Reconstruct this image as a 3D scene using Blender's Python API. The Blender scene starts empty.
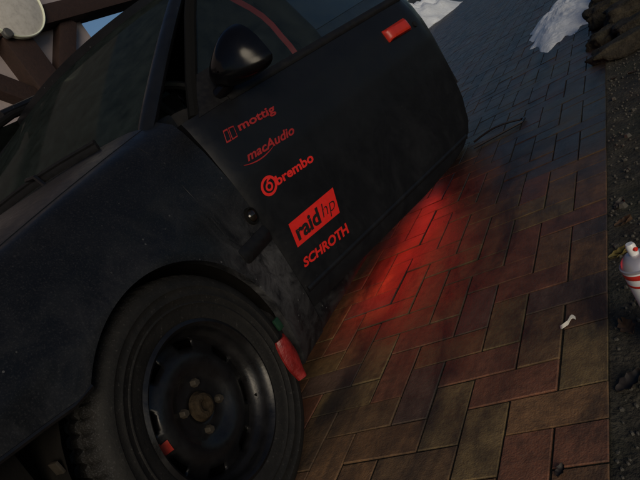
import bpy, bmesh, math, random
from mathutils import Vector, Matrix, noise
random.seed(7)
S = bpy.context.scene
COL = S.collection
rad = math.radians

# ------------------------------------------------------------------ camera
CAM_H = 0.77
CR = Vector((0.75840909, 0.36694577, -0.53867101))
CU = Vector((0.34067177, 0.48141083, 0.80758056))
CF = Vector((-0.55566033, 0.79598644, -0.24009828))
FPX = 615.576
CAM = Vector((0, 0, CAM_H))
cd = bpy.data.cameras.new('camera'); cam = bpy.data.objects.new('camera', cd); COL.objects.link(cam)
cd.sensor_fit = 'HORIZONTAL'; cd.sensor_width = 36; cd.lens = FPX / 640 * 36
cd.clip_start = 0.02; cd.clip_end = 2000
m = Matrix((CR, CU, -CF)).transposed().to_4x4(); m.translation = CAM
cam.matrix_world = m
S.camera = cam

# ------------------------------------------------------------------ world, sun, exposure
SUN_EL, SUN_AZ = 19.0, 141.0          # azimuth clockwise from +Y
w = bpy.data.worlds.new('World'); S.world = w; w.use_nodes = True
nt = w.node_tree; nt.nodes.clear()
sky = nt.nodes.new('ShaderNodeTexSky'); sky.sky_type = 'NISHITA'; sky.sun_disc = False
sky.sun_elevation = rad(SUN_EL); sky.sun_rotation = rad(SUN_AZ); sky.altitude = 200
sky.air_density = 1.0; sky.dust_density = 0.6; sky.ozone_density = 4.0
bg = nt.nodes.new('ShaderNodeBackground'); bg.inputs[1].default_value = 0.058
wo = nt.nodes.new('ShaderNodeOutputWorld')
nt.links.new(sky.outputs[0], bg.inputs[0]); nt.links.new(bg.outputs[0], wo.inputs[0])
sl = bpy.data.lights.new('sun', 'SUN'); sl.energy = 2.3; sl.angle = rad(32); sl.color = (1.0, 0.84, 0.62)
so = bpy.data.objects.new('sun', sl); COL.objects.link(so)
az, el = rad(SUN_AZ), rad(SUN_EL)
sd = Vector((math.sin(az) * math.cos(el), math.cos(az) * math.cos(el), math.sin(el)))
so.rotation_euler = sd.to_track_quat('Z', 'Y').to_euler(); so.location = sd * 20
vs = S.view_settings
vs.view_transform = 'Standard'; vs.look = 'None'; vs.gamma = 1; vs.use_curve_mapping = False
vs.exposure = -0.5

# ------------------------------------------------------------------ helpers
def ray(x, y):
    return CF + CR * ((x - 320) / FPX) - CU * ((y - 240) / FPX)
def hit_z(x, y, z=0.0):
    d = ray(x, y); return CAM + d * ((z - CAM_H) / d.z)
def hit_x(x, y, X):
    d = ray(x, y); return CAM + d * (X / d.x)
def lerp_tab(tab, t):
    if t <= tab[0][0]: return tab[0][1]
    for (a, b), (c, d) in zip(tab, tab[1:]):
        if t <= c:
            k = (t - a) / (c - a); k = k * k * (3 - 2 * k) * 0.4 + k * 0.6
            return b + (d - b) * k
    return tab[-1][1]
def sstep(a, b, x):
    k = max(0, min(1, (x - a) / (b - a))); return k * k * (3 - 2 * k)

def link(name, me, parent=None):
    o = bpy.data.objects.new(name, me); COL.objects.link(o)
    if parent is not None:
        o.parent = parent
        o.matrix_parent_inverse = world_of(parent).inverted()
    return o
def world_of(o):
    mm = Matrix.Translation(o.location)
    return mm if o.parent is None else world_of(o.parent) @ o.matrix_parent_inverse @ mm
def mesh(name, vs_, fs, mat, parent=None, smooth=True, recalc=True):
    me = bpy.data.meshes.new(name); me.from_pydata([tuple(v) for v in vs_], [], fs)
    if recalc:
        bm = bmesh.new(); bm.from_mesh(me); bmesh.ops.remove_doubles(bm, verts=bm.verts, dist=1e-5)
        bmesh.ops.recalc_face_normals(bm, faces=bm.faces); bm.to_mesh(me); bm.free()
    if smooth:
        me.shade_smooth()
        try: me.set_sharp_from_angle(angle=rad(38))
        except Exception: pass
    mats = mat if isinstance(mat, (list, tuple)) else [mat]
    for q in mats: me.materials.append(q)
    return link(name, me, parent)
def empty(name, loc, label, cat, group=None):
    o = bpy.data.objects.new(name, None); COL.objects.link(o); o.location = loc
    o.empty_display_size = 0.1
    return tag(o, label, cat, group)
def tag(o, label=None, cat=None, group=None, kind=None):
    if label: o['label'] = label
    if cat: o['category'] = cat
    if group: o['group'] = group
    if kind: o['kind'] = kind
    return o
def grid(fn, nu, nv):
    v = [fn(i / nu, j / nv) for j in range(nv + 1) for i in range(nu + 1)]
    f = [(j * (nu + 1) + i, j * (nu + 1) + i + 1, (j + 1) * (nu + 1) + i + 1, (j + 1) * (nu + 1) + i) for j in range(nv) for i in range(nu)]
    return v, f
def slab(fo, fi, nu, nv):
    """closed sheet between an outer and an inner surface"""
    a, f = grid(fo, nu, nv); b, g = grid(fi, nu, nv); n = len(a)
    fs = list(f) + [tuple(n + i for i in reversed(q)) for q in g]
    W = nu + 1
    ring = [i for i in range(W)] + [j * W + nu for j in range(1, nv + 1)] + [nv * W + i for i in range(nu - 1, -1, -1)] + [j * W for j in range(nv - 1, 0, -1)]
    for p, q in zip(ring, ring[1:] + ring[:1]): fs.append((p, q, n + q, n + p))
    return a + b, fs
def lathe(prof, n, place, close=False):
    """prof list of (r, h); place(a, r, h) -> point"""
    v = []; f = []; k = len(prof)
    for i in range(n):
        a = 2 * math.pi * i / n
        for r, h in prof: v.append(place(a, r, h))
    for i in range(n):
        j = (i + 1) % n
        for t in range(k - 1): f.append((i * k + t, j * k + t, j * k + t + 1, i * k + t + 1))
        if close: f.append((i * k + k - 1, j * k + k - 1, j * k, i * k))
    return v, f
def tube(path, r, n=8, closed=False, flat=1.0, up=Vector((0, 0, 1))):
    v = []; f = []; P = [Vector(p) for p in path]; L = len(P)
    for i, p in enumerate(P):
        if closed: d = P[(i + 1) % L] - P[i - 1]
        else: d = P[min(i + 1, L - 1)] - P[max(i - 1, 0)]
        d.normalize(); s = d.cross(up)
        if s.length < 1e-3: s = d.cross(Vector((1, 0, 0)))
        s.normalize(); t = s.cross(d)
        rr = r[i] if isinstance(r, (list, tuple)) else r
        for k in range(n):
            a = 2 * math.pi * k / n; v.append(p + s * (math.cos(a) * rr) + t * (math.sin(a) * rr * flat))
    for i in range(L if closed else L - 1):
        j = (i + 1) % L
        for k in range(n): f.append((i * n + k, i * n + (k + 1) % n, j * n + (k + 1) % n, j * n + k))
    if not closed:
        f.append(tuple(range(n - 1, -1, -1))); f.append(tuple((L - 1) * n + k for k in range(n)))
    return v, f
def join(*parts):
    v = []; f = []
    for a, b in parts:
        n = len(v); v += list(a); f += [tuple(n + i for i in q) for q in b]
    return v, f
def bbox(sx, sy, sz, bev=0.0, mat=None, seg=2):
    bm = bmesh.new(); bmesh.ops.create_cube(bm, size=1)
    for q in bm.verts: q.co = Vector((q.co.x * sx, q.co.y * sy, q.co.z * sz))
    if bev: bmesh.ops.bevel(bm, geom=list(bm.edges), offset=bev, segments=seg, affect='EDGES', profile=0.6)
    bm.verts.index_update()
    v = [mat @ q.co if mat else q.co.copy() for q in bm.verts]; f = [tuple(q.index for q in p.verts) for p in bm.faces]; bm.free()
    return v, f
def boxat(x0, x1, y0, y1, z0, z1, bev=0.0):
    return bbox(x1 - x0, y1 - y0, z1 - z0, bev, Matrix.Translation(((x0 + x1) / 2, (y0 + y1) / 2, (z0 + z1) / 2)))

# ------------------------------------------------------------------ materials
def mat_new(name):
    mt = bpy.data.materials.new(name); mt.use_nodes = True
    n = mt.node_tree; b = n.nodes['Principled BSDF']
    return mt, n, b
def N(n, t, **kw):
    q = n.nodes.new(t)
    for k, v in kw.items():
        if k in q.inputs: q.inputs[k].default_value = v
        else: setattr(q, k, v)
    return q
def pos(n):
    return N(n, 'ShaderNodeNewGeometry').outputs['Position']
def noi(n, scale, detail=4, rough=0.55, vec=None, dist=0.0):
    q = N(n, 'ShaderNodeTexNoise', Scale=scale, Detail=detail, Roughness=rough, Distortion=dist)
    n.links.new(vec if vec is not None else pos(n), q.inputs['Vector']); return q.outputs['Fac']
def ramp(n, src, stops):
    q = N(n, 'ShaderNodeValToRGB'); cr = q.color_ramp
    while len(cr.elements) < len(stops): cr.elements.new(0.5)
    for e, (p, c) in zip(cr.elements, stops):
        e.position = p; e.color = c if isinstance(c, tuple) and len(c) == 4 else ((*c, 1) if isinstance(c, tuple) else (c, c, c, 1))
    n.links.new(src, q.inputs[0]); return q.outputs[0]
def mix(n, fac, a, b, mode='MIX'):
    q = N(n, 'ShaderNodeMix', data_type='RGBA', blend_type=mode)
    for s, v in ((0, fac), (6, a), (7, b)):
        if isinstance(v, (int, float)): q.inputs[s].default_value = v
        elif isinstance(v, tuple): q.inputs[s].default_value = (*v[:3], 1)
        else: n.links.new(v, q.inputs[s])
    return q.outputs[2]
def mth(n, op, a, b=0.0, clamp=False):
    q = N(n, 'ShaderNodeMath', operation=op, use_clamp=clamp)
    for i, v in enumerate((a, b)):
        if isinstance(v, (int, float)): q.inputs[i].default_value = v
        else: n.links.new(v, q.inputs[i])
    return q.outputs[0]
def bump(n, b, h, strength=0.3, dist=0.01):
    q = N(n, 'ShaderNodeBump', Strength=strength, Distance=dist)
    n.links.new(h, q.inputs['Height']); n.links.new(q.outputs[0], b.inputs['Normal'])
def simple(name, col, rough=0.5, metal=0.0, spec=0.5, var=0.0, vscale=30, bmp=0.0, bscale=120, coat=0.0):
    mt, n, b = mat_new(name)
    b.inputs['Base Color'].default_value = (*col, 1); b.inputs['Roughness'].default_value = rough
    b.inputs['Metallic'].default_value = metal; b.inputs['Specular IOR Level'].default_value = spec
    b.inputs['Coat Weight'].default_value = coat
    if var:
        f = noi(n, vscale, 5)
        n.links.new(mix(n, f, tuple(c * (1 - var) for c in col), tuple(min(1, c * (1 + var)) for c in col)), b.inputs['Base Color'])
        n.links.new(ramp(n, f, [(0.3, max(0, rough - 0.12)), (0.7, min(1, rough + 0.12))]), b.inputs['Roughness'])
    if bmp: bump(n, b, noi(n, bscale, 4), bmp, 0.004)
    return mt

def paver_mat(name, col):
    mt, n, b = mat_new(name)
    p = pos(n)
    f1 = noi(n, 9, 5, 0.6); f2 = noi(n, 240, 3, 0.6); mpg = N(n, 'ShaderNodeMapping'); mpg.inputs['Scale'].default_value = (5.0, 1.6, 1.0); mpg.inputs['Rotation'].default_value = (0, 0, 0.25); n.links.new(p, mpg.inputs[0]); f3 = noi(n, 1.1, 6, 0.68, vec=mpg.outputs[0], dist=0.5)
    c = mix(n, ramp(n, f1, [(0.3, 0.0), (0.7, 1.0)]), tuple(q * 0.7 for q in col), tuple(q * 1.25 for q in col))
    c = mix(n, ramp(n, f2, [(0.35, 0.0), (0.75, 0.4)]), c, (0.16, 0.13, 0.10))
    c = mix(n, ramp(n, noi(n, 28, 6, 0.75), [(0.36, 0.5), (0.56, 0.0)]), c, (0.05, 0.038, 0.028))
    # grime smears
    c = mix(n, ramp(n, f3, [(0.47, 0.0), (0.64, 0.85)]), c, (0.026, 0.024, 0.023))
    sx_ = N(n, 'ShaderNodeSeparateXYZ'); n.links.new(p, sx_.inputs[0])
    wob = mth(n, 'MULTIPLY', mth(n, 'SUBTRACT', noi(n, 4, 5, 0.7), 0.5), 0.22)
    for tx_, tw_ in ((0.70, 0.055), (1.02, 0.08)):      # tyre tracks of mud and rubber along the drive
        dx_ = mth(n, 'ABSOLUTE', mth(n, 'ADD', mth(n, 'ADD', sx_.outputs['X'], tx_), wob))
        trk = ramp(n, mth(n, 'DIVIDE', dx_, tw_), [(0.2, 0.8), (1.0, 0.0)])
        trk = mth(n, 'MULTIPLY', trk, ramp(n, noi(n, 7, 5, 0.7), [(0.35, 0.0), (0.6, 1.0)]))
        c = mix(n, trk, c, (0.022, 0.021, 0.022))
    # light falloff painted in: pavers turn darker, bluer and smoother with distance
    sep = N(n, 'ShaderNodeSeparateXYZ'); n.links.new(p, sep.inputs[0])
    far_dim = mth(n, 'ADD', mth(n, 'MULTIPLY', sep.outputs['Y'], 0.30), mth(n, 'MULTIPLY', noi(n, 1.7, 4, 0.6), 0.7))
    far_dim = ramp(n, mth(n, 'SUBTRACT', far_dim, 0.55), [(0.02, 0.0), (0.54, 1.0)])
    c2 = mix(n, far_dim, c, mix(n, 1.0, c, (0.19, 0.22, 0.27), 'MULTIPLY'))
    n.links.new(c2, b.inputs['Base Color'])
    n.links.new(mth(n, 'ADD', mth(n, 'MULTIPLY', far_dim, -0.34), ramp(n, f1, [(0.2, 0.68), (0.8, 0.88)])), b.inputs['Roughness'])
    b.inputs['Specular IOR Level'].default_value = 0.35
    h = mth(n, 'ADD', mth(n, 'MULTIPLY', f2, 0.5), noi(n, 60, 4, 0.6))
    bump(n, b, h, 0.5, 0.004)
    return mt
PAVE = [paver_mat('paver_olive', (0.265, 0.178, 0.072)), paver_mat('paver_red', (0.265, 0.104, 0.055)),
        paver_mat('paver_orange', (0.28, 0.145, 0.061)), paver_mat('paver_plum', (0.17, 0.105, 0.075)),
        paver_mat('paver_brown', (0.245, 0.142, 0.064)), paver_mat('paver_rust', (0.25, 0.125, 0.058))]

def soil_mat(name, a, b_, c_):
    mt, n, b = mat_new(name)
    f = noi(n, 14, 6, 0.65); g = noi(n, 90, 5, 0.6); k = noi(n, 3, 3)
    c = ramp(n, f, [(0.3, a), (0.5, b_), (0.72, c_)])
    c = mix(n, ramp(n, g, [(0.45, 0.0), (0.7, 0.6)]), c, (0.012, 0.011, 0.010))
    c = mix(n, ramp(n, k, [(0.5, 0.0), (0.7, 0.5)]), c, (0.03, 0.035, 0.018))
    n.links.new(c, b.inputs['Base Color']); b.inputs['Roughness'].default_value = 0.9
    b.inputs['Specular IOR Level'].default_value = 0.25
    bump(n, b, mth(n, 'ADD', f, mth(n, 'MULTIPLY', g, 0.6)), 0.9, 0.02)
    return mt
M_SOIL = soil_mat('soil', (0.022, 0.02, 0.017), (0.05, 0.045, 0.036), (0.09, 0.08, 0.06))
M_JOINT = soil_mat('joint_sand', (0.013, 0.012, 0.008), (0.024, 0.021, 0.013), (0.045, 0.038, 0.022))

def paint_mat(name, dirt=1.0, splash=False):
    mt, n, b = mat_new(name)
    p = pos(n)
    f = noi(n, 6, 5, 0.6); g = noi(n, 38, 4, 0.7)
    base = mix(n, f, (0.004, 0.0045, 0.006), (0.009, 0.0097, 0.012))
    # dried splash spots
    v = N(n, 'ShaderNodeTexVoronoi', Scale=46.0); n.links.new(p, v.inputs['Vector'])
    vc = N(n, 'ShaderNodeSeparateColor'); n.links.new(v.outputs['Color'], vc.inputs[0])
    spot = mth(n, 'MULTIPLY', mth(n, 'LESS_THAN', v.outputs['Distance'], 0.11), mth(n, 'GREATER_THAN', vc.outputs[0], 0.72))
    spot = mth(n, 'MULTIPLY', spot, ramp(n, noi(n, 2.2, 3), [(0.42, 0.0), (0.6, 1.0)]))
    c = mix(n, mth(n, 'MULTIPLY', spot, 0.5 * dirt), base, (0.2, 0.2, 0.2))
    # road film low on the panels
    sep = N(n, 'ShaderNodeSeparateXYZ'); n.links.new(p, sep.inputs[0])
    low = ramp(n, sep.outputs['Z'], [(0.32, 1.0), (0.75, 0.12)])
    film = mth(n, 'MULTIPLY', low, ramp(n, noi(n, 7, 6, 0.7, dist=1.0), [(0.42, 0.0), (0.75, 1.0)]))
    c = mix(n, mth(n, 'MULTIPLY', film, 0.34 * dirt), c, (0.13, 0.13, 0.135))
    if splash:      # dried spray thrown up behind the front wheel
        vd = N(n, 'ShaderNodeVectorMath', operation='DISTANCE'); n.links.new(p, vd.inputs[0]); vd.inputs[1].default_value = (-1.0, 1.15, 0.39)
        sp_ = mth(n, 'MULTIPLY', ramp(n, vd.outputs['Value'], [(0.03, 1.0), (0.19, 0.0)]), ramp(n, noi(n, 16, 6, 0.75, dist=0.8), [(0.40, 0.0), (0.70, 1.0)]))
        c = mix(n, mth(n, 'MULTIPLY', sp_, 0.75), c, (0.13, 0.13, 0.135))
        dust = ramp(n, noi(n, 300, 4, 0.8), [(0.52, 0.0), (0.78, 0.22)])
        c = mix(n, dust, c, (0.15, 0.145, 0.15))
    n.links.new(c, b.inputs['Base Color'])
    n.links.new(mth(n, 'ADD', mth(n, 'MULTIPLY', film, 0.3), ramp(n, g, [(0.3, 0.26), (0.75, 0.42)])), b.inputs['Roughness'])
    b.inputs['Specular IOR Level'].default_value = 0.22
    bump(n, b, noi(n, 3, 2), 0.04, 0.02)
    return mt
M_PAINT = paint_mat('black_paint')
M_FEND = paint_mat('dusty_fender_paint', 1.0, True)
M_DOORP = paint_mat('black_door_paint', 0.08)
M_TRIM = simple('black_plastic', (0.008, 0.008, 0.009), 0.55, spec=0.2, var=0.4, vscale=60, bmp=0.1)
M_RUBBER = simple('rubber_seal', (0.005, 0.005, 0.005), 0.8, spec=0.12)
M_LINER = simple('wheel_well', (0.004, 0.0034, 0.003), 0.9, var=0.5, vscale=25, bmp=0.3, spec=0.2)
M_STEEL = simple('painted_steel', (0.007, 0.007, 0.008), 0.34, spec=0.35, var=0.5, vscale=30, bmp=0.08)
M_GLOSS = simple('gloss_black_plastic', (0.003, 0.003, 0.004), 0.2, spec=0.25, var=0.2, vscale=12)
M_RUST = simple('rusty_hub', (0.026, 0.018, 0.010), 0.85, spec=0.2, metal=0.0, var=0.9, vscale=110, bmp=0.8)
M_BOLT = simple('bolt_steel', (0.03, 0.024, 0.017), 0.7, metal=0.2, var=0.4, vscale=90)
M_CHROME = simple('worn_chrome', (0.5, 0.5, 0.5), 0.2, metal=1.0)
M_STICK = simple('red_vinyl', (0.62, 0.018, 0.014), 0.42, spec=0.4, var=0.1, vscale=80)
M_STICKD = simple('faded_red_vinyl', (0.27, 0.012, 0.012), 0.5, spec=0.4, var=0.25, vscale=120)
M_BLACKV = simple('black_vinyl', (0.008, 0.008, 0.008), 0.45)
M_HANDLE = simple('red_handle_paint', (0.42, 0.022, 0.010), 0.4, var=0.15, vscale=70)
M_REDRUB = simple('red_flap_plastic', (0.19, 0.012, 0.011), 0.4, var=0.9, vscale=38, bmp=0.5)
M_GREEN = simple('green_clip_plastic', (0.006, 0.032, 0.016), 0.5, var=0.6)
M_AMBER = simple('dark_marker_lens', (0.010, 0.008, 0.006), 0.12, coat=0.3)
M_CLOTH = simple('seat_cloth', (0.014, 0.014, 0.016), 0.95, var=0.3, vscale=200, spec=0.1)
M_BELT = simple('red_webbing', (0.20, 0.010, 0.016), 0.7, var=0.25, vscale=300)
M_DASH = simple('dash_plastic', (0.018, 0.017, 0.018), 0.7, var=0.2, bmp=0.15, bscale=400)
M_LAMPGL = simple('lamp_glass', (0.25, 0.25, 0.25), 0.1, spec=0.6)
M_TAIL = simple('tail_lamp_red', (0.22, 0.01, 0.01), 0.15)

def tyre_mat():
    mt, n, b = mat_new('tyre_rubber')
    f = noi(n, 26, 5, 0.7); g = noi(n, 150, 3, 0.6)
    c = mix(n, ramp(n, f, [(0.35, 0.0), (0.75, 1.0)]), (0.005, 0.005, 0.005), (0.013, 0.012, 0.011))
    c = mix(n, ramp(n, g, [(0.62, 0.0), (0.78, 0.45)]), c, (0.09, 0.085, 0.08))
    n.links.new(c, b.inputs['Base Color']); b.inputs['Roughness'].default_value = 0.72
    b.inputs['Specular IOR Level'].default_value = 0.3
    bump(n, b, g, 0.25, 0.003)
    return mt
M_TYRE = tyre_mat()
def dusty_tyre():
    mt = M_TYRE.copy(); mt.name = 'dusty_tyre_rubber'; n = mt.node_tree; b = n.nodes['Principled BSDF']
    src = b.inputs['Base Color'].links[0].from_socket
    sep = N(n, 'ShaderNodeSeparateXYZ'); n.links.new(pos(n), sep.inputs[0])
    dy = mth(n, 'SUBTRACT', sep.outputs['Y'], 0.795); dz = mth(n, 'SUBTRACT', sep.outputs['Z'], 0.297)
    rr = mth(n, 'SQRT', mth(n, 'ADD', mth(n, 'MULTIPLY', dy, dy), mth(n, 'MULTIPLY', dz, dz)))
    tread = ramp(n, mth(n, 'MULTIPLY', mth(n, 'SUBTRACT', rr, 0.265), 30.0), [(0.2, 0.0), (0.75, 1.0)])
    d = mth(n, 'MULTIPLY', tread, ramp(n, noi(n, 330, 4, 0.8), [(0.52, 0.0), (0.72, 1.0)]))
    n.links.new(mix(n, mth(n, 'MULTIPLY', d, 0.6), src, (0.13, 0.13, 0.14)), b.inputs['Base Color'])
    return mt
M_TYREF = dusty_tyre()

def glass_mat(name, tint, rough=0.02, gl=1.0, veil=0.10):
    mt = bpy.data.materials.new(name); mt.use_nodes = True; n = mt.node_tree; n.nodes.clear()
    out = N(n, 'ShaderNodeOutputMaterial'); t = N(n, 'ShaderNodeBsdfTransparent'); g = N(n, 'ShaderNodeBsdfGlossy')
    t.inputs[0].default_value = (*tint, 1); g.inputs['Roughness'].default_value = rough
    g.inputs[0].default_value = (gl, gl, gl, 1)
    lw = N(n, 'ShaderNodeLayerWeight', Blend=0.5)
    fr_ = mth(n, 'ADD', mth(n, 'MULTIPLY', mth(n, 'POWER', lw.outputs['Facing'], 5.0), 0.92), 0.045, True); mx = N(n, 'ShaderNodeMixShader')
    d = N(n, 'ShaderNodeBsdfDiffuse'); d.inputs[0].default_value = (0.09, 0.115, 0.11, 1)
    mx2 = N(n, 'ShaderNodeMixShader')
    n.links.new(ramp(n, noi(n, 18, 6, 0.7), [(0.3, veil * 0.3), (0.8, veil)]), mx2.inputs[0])
    n.links.new(fr_, mx.inputs[0]); n.links.new(t.outputs[0], mx.inputs[1]); n.links.new(g.outputs[0], mx.inputs[2])
    n.links.new(mx.outputs[0], mx2.inputs[1]); n.links.new(d.outputs[0], mx2.inputs[2]); n.links.new(mx2.outputs[0], out.inputs[0])
    return mt
M_GLASS = glass_mat('window_glass', (0.42, 0.48, 0.47), 0.06, 0.14, 0.26)
M_DARKGL = glass_mat('added_dark_glass', (0.06, 0.07, 0.07))  # near-black tint added to keep the view through the cabin dark
M_DGLASS = glass_mat('door_glass', (0.86, 0.90, 0.90), 0.03, 0.6)

def wood_mat():
    mt, n, b = mat_new('dark_timber')
    tc = N(n, 'ShaderNodeMapping'); tc.inputs['Scale'].default_value = (6, 6, 6)
    n.links.new(pos(n), tc.inputs[0])
    f = noi(n, 3, 6, 0.7, tc.outputs[0], 1.5); g = noi(n, 5, 4)
    c = mix(n, f, (0.010, 0.005, 0.004), (0.045, 0.020, 0.014))
    n.links.new(c, b.inputs['Base Color']); b.inputs['Roughness'].default_value = 0.75
    bump(n, b, f, 0.4, 0.01); return mt
M_WOOD = wood_mat()
M_PLASTER = simple('grey_render', (0.40, 0.345, 0.35), 0.95, var=0.18, vscale=5, bmp=0.3, bscale=60, spec=0.2)
M_TEAL = simple('teal_pipe', (0.02, 0.06, 0.08), 0.5, var=0.3)

def snow_mat():
    mt, n, b = mat_new('old_snow')
    f = noi(n, 30, 5, 0.6); d = noi(n, 8, 5, 0.7)
    c = mix(n, ramp(n, d, [(0.5, 0.0), (0.8, 0.5)]), (0.68, 0.73, 0.80), (0.30, 0.30, 0.30))
    n.links.new(c, b.inputs['Base Color']); b.inputs['Roughness'].default_value = 0.7
    b.inputs['Subsurface Weight'].default_value = 0.0
    bump(n, b, f, 0.6, 0.02); return mt
M_SNOW = snow_mat()
M_STONE = soil_mat('field_stone', (0.016, 0.014, 0.011), (0.032, 0.027, 0.02), (0.065, 0.055, 0.038))
M_LEAF = simple('dead_leaf', (0.06, 0.032, 0.016), 0.8, var=0.6, vscale=60)
M_LEAFY = simple('yellow_leaf', (0.13, 0.10, 0.025), 0.8, var=0.5, vscale=60)
M_LEAFD = simple('dark_leaf', (0.016, 0.011, 0.009), 0.6, var=0.5, vscale=60)
M_GRAVEL = simple('gravel', (0.06, 0.056, 0.048), 0.85, var=0.5, vscale=40)
M_PAPER = simple('white_paper', (0.8, 0.76, 0.66), 0.8)
M_CANW = simple('white_can_paint', (0.78, 0.78, 0.78), 0.3, var=0.05)
M_CANR = simple('red_can_print', (0.6, 0.03, 0.02), 0.3)
M_CANG = simple('grey_can_dome', (0.55, 0.52, 0.56), 0.35, metal=0.5)
M_WIRE = simple('black_wire', (0.006, 0.006, 0.008), 0.4)
def disc_mat():
    mt, n, b = mat_new('pale_enamel')
    f = noi(n, 22, 6, 0.75)
    n.links.new(ramp(n, f, [(0.3, (0.44, 0.42, 0.40)), (0.5, (0.58, 0.56, 0.52)), (0.75, (0.66, 0.64, 0.62))]), b.inputs['Base Color'])
    b.inputs['Roughness'].default_value = 0.6; return mt
M_DISC = disc_mat()
M_DISCRIM = simple('pale_rim', (0.75, 0.80, 0.66), 0.5, var=0.15, vscale=30)
M_SPOT = simple('grey_knob', (0.07, 0.07, 0.07), 0.6)

# ------------------------------------------------------------------ ground and paving
def ground_fn(u, v):
    x = (u - 0.5); y = (v - 0.5)
    x = math.copysign(abs(x * 2) ** 3 * 300, x); y = math.copysign(abs(y * 2) ** 3 * 300, y) + 2
    return Vector((x, y, -0.045 + 0.012 * noise.noise(Vector((x * 0.8, y * 0.8, 0)))))
v, f = grid(ground_fn, 60, 60)
tag(mesh('ground', v, f, M_SOIL), kind='structure')

EDGE = -0.315
def verge_fn(u, v):
    x = EDGE - 0.004 + u * 2.3; y = -0.6 + v * 11.5
    q = Vector((x * 5, y * 5, 1.3))
    z = -0.018 + 0.012 * noise.noise(q) + 0.007 * noise.noise(q * 4) + 0.03 * sstep(0.4, 2.2, u * 2.3) 
    z += 0.010 * (1 - sstep(0.0, 0.12, u * 2.3))
    if u == 0: z = -0.006
    return Vector((x, y, z))
v, f = grid(verge_fn, 60, 300)
tag(mesh('verge', v, f, M_SOIL), kind='structure')

bed = mesh('paving', *grid(lambda u, v: Vector((-9 + u * (9 + EDGE + 0.0), -1.2 + v * 40, -0.0032)), 2, 2), M_JOINT, smooth=False)
tag(bed, kind='structure')

MOD = 0.0985; JT = 0.0023; ROW0 = 0.88
def brick_geo(lx, ly, hz=0.035):
    c = 0.0016
    v = []
    for (z, k) in ((-hz, 0), (-c, 0), (0, c)):
        x = lx / 2 - JT - k; y = ly / 2 - JT - k
        v += [Vector((-x, -y, z)), Vector((x, -y, z)), Vector((x, y, z)), Vector((-x, y, z))]
    f = [(8, 9, 10, 11)]
    for a in (0, 4):
        for i in range(4): f.append((a + i, a + (i + 1) % 4, a + 4 + (i + 1) % 4, a + 4 + i))
    return v, f
WEI = [0, 0, 0, 1, 1, 2, 2, 3, 4, 4, 5, 5]
FIX = {(0, 0): 2, (1, 1): 1, ('v', 0, 1): 0, (-1, 3): 1, (4, 0): 3}
cells = []
for r in range(-22, 330):
    for c in range(-1, 90):
        hx = ((c - r) % 4 == 0)                       # horizontal brick takes columns c, c+1 of row r
        vx = ((c - r) % 4 == 3)                       # upright brick takes rows r, r+1 of column c
        if hx:
            x1 = EDGE - c * MOD; x0 = x1 - 2 * MOD
            if c == -1: x1 = EDGE
            cells.append((x0, x1, ROW0 + r * MOD, ROW0 + (r + 1) * MOD, ('h', c, r)))
        if vx and c >= 0:
            x1 = EDGE - c * MOD
            cells.append((x1 - MOD, x1, ROW0 + r * MOD, ROW0 + (r + 2) * MOD, ('v', c, r)))
def proj(P):
    d = P - CAM; z = d.dot(CF)
    if z < 0.05: return None
    return 320 + FPX * d.dot(CR) / z, 240 - FPX * d.dot(CU) / z
def vis(c):
    x = (c[0] + c[1]) / 2; y = (c[2] + c[3]) / 2
    q = proj(Vector((x, y, 0)))
    if q is None or not (-12 < q[0] < 640 and -12 < q[1] < 495): return None
    # behind the wheel, sill or door as seen from the camera
    if q[0] < 303 or q[1] < 372 - (q[0] - 305) * 1.70 and q[0] < 388: return None
    if q[0] < 478 and q[1] < 235 - (q[0] - 388) * 1.02: return None
    return math.hypot(x, y)
near = sorted([(vis(c), i) for i, c in enumerate(cells) if vis(c) is not None])[:300]
near_ids = {i for _, i in near}
pal_pick = lambda key: random.Random(hash(key[1] * 7919 + key[2] * 104729 + (17 if key[0] == 'v' else 0))).choice(WEI)
def palette(key):
    k, c, r = key
    if (k, c, r) == ('h', 0, 0): return 2
    if (k, c, r) == ('h', 1, 1): return 1
    if (k, c, r) == ('v', 0, 1): return 0
    if (k, c, r) == ('h', -1, -1): return 1
    if (k, c, r) == ('h', 0, 4): return 3
    return pal_pick(key)
cache = {}
jv = []; jf = []; jm = []
for i, (x0, x1, y0, y1, key) in enumerate(cells):
    if y0 > 33 or (x0 < -4.5 and y0 < 6): continue
    lx, ly = x1 - x0, y1 - y0; pm = palette(key)
    rz = random.uniform(-0.0010, 0.0014); tx = random.uniform(-0.009, 0.009); ty = random.uniform(-0.009, 0.009); tz = random.uniform(-0.008, 0.008)
    c = Vector(((x0 + x1) / 2, (y0 + y1) / 2, rz))
    if i in near_ids:
        kk = (round(lx, 4), round(ly, 4), pm)
        if kk not in cache:
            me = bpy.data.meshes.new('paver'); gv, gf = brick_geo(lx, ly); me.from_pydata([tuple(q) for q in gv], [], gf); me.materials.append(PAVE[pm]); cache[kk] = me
        o = bpy.data.objects.new('paver', cache[kk]); COL.objects.link(o); o.parent = bed
        o.location = c; o.rotation_euler = (tx, ty, tz)
    else:
        gv, gf = brick_geo(lx, ly, 0.012); n0 = len(jv)
        jv += [(q.x + c.x, q.y + c.y, q.z + c.z + q.x * -ty + q.y * tx) for q in gv]; jf += [tuple(n0 + t for t in q) for q in gf]; jm += [pm] * len(gf)
me = bpy.data.meshes.new('paver_field'); me.from_pydata(jv, [], jf)
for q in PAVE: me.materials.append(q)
me.polygons.foreach_set('material_index', jm)
o = bpy.data.objects.new('paver_field', me); COL.objects.link(o); o.parent = bed; tag(o, kind='stuff')

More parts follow.
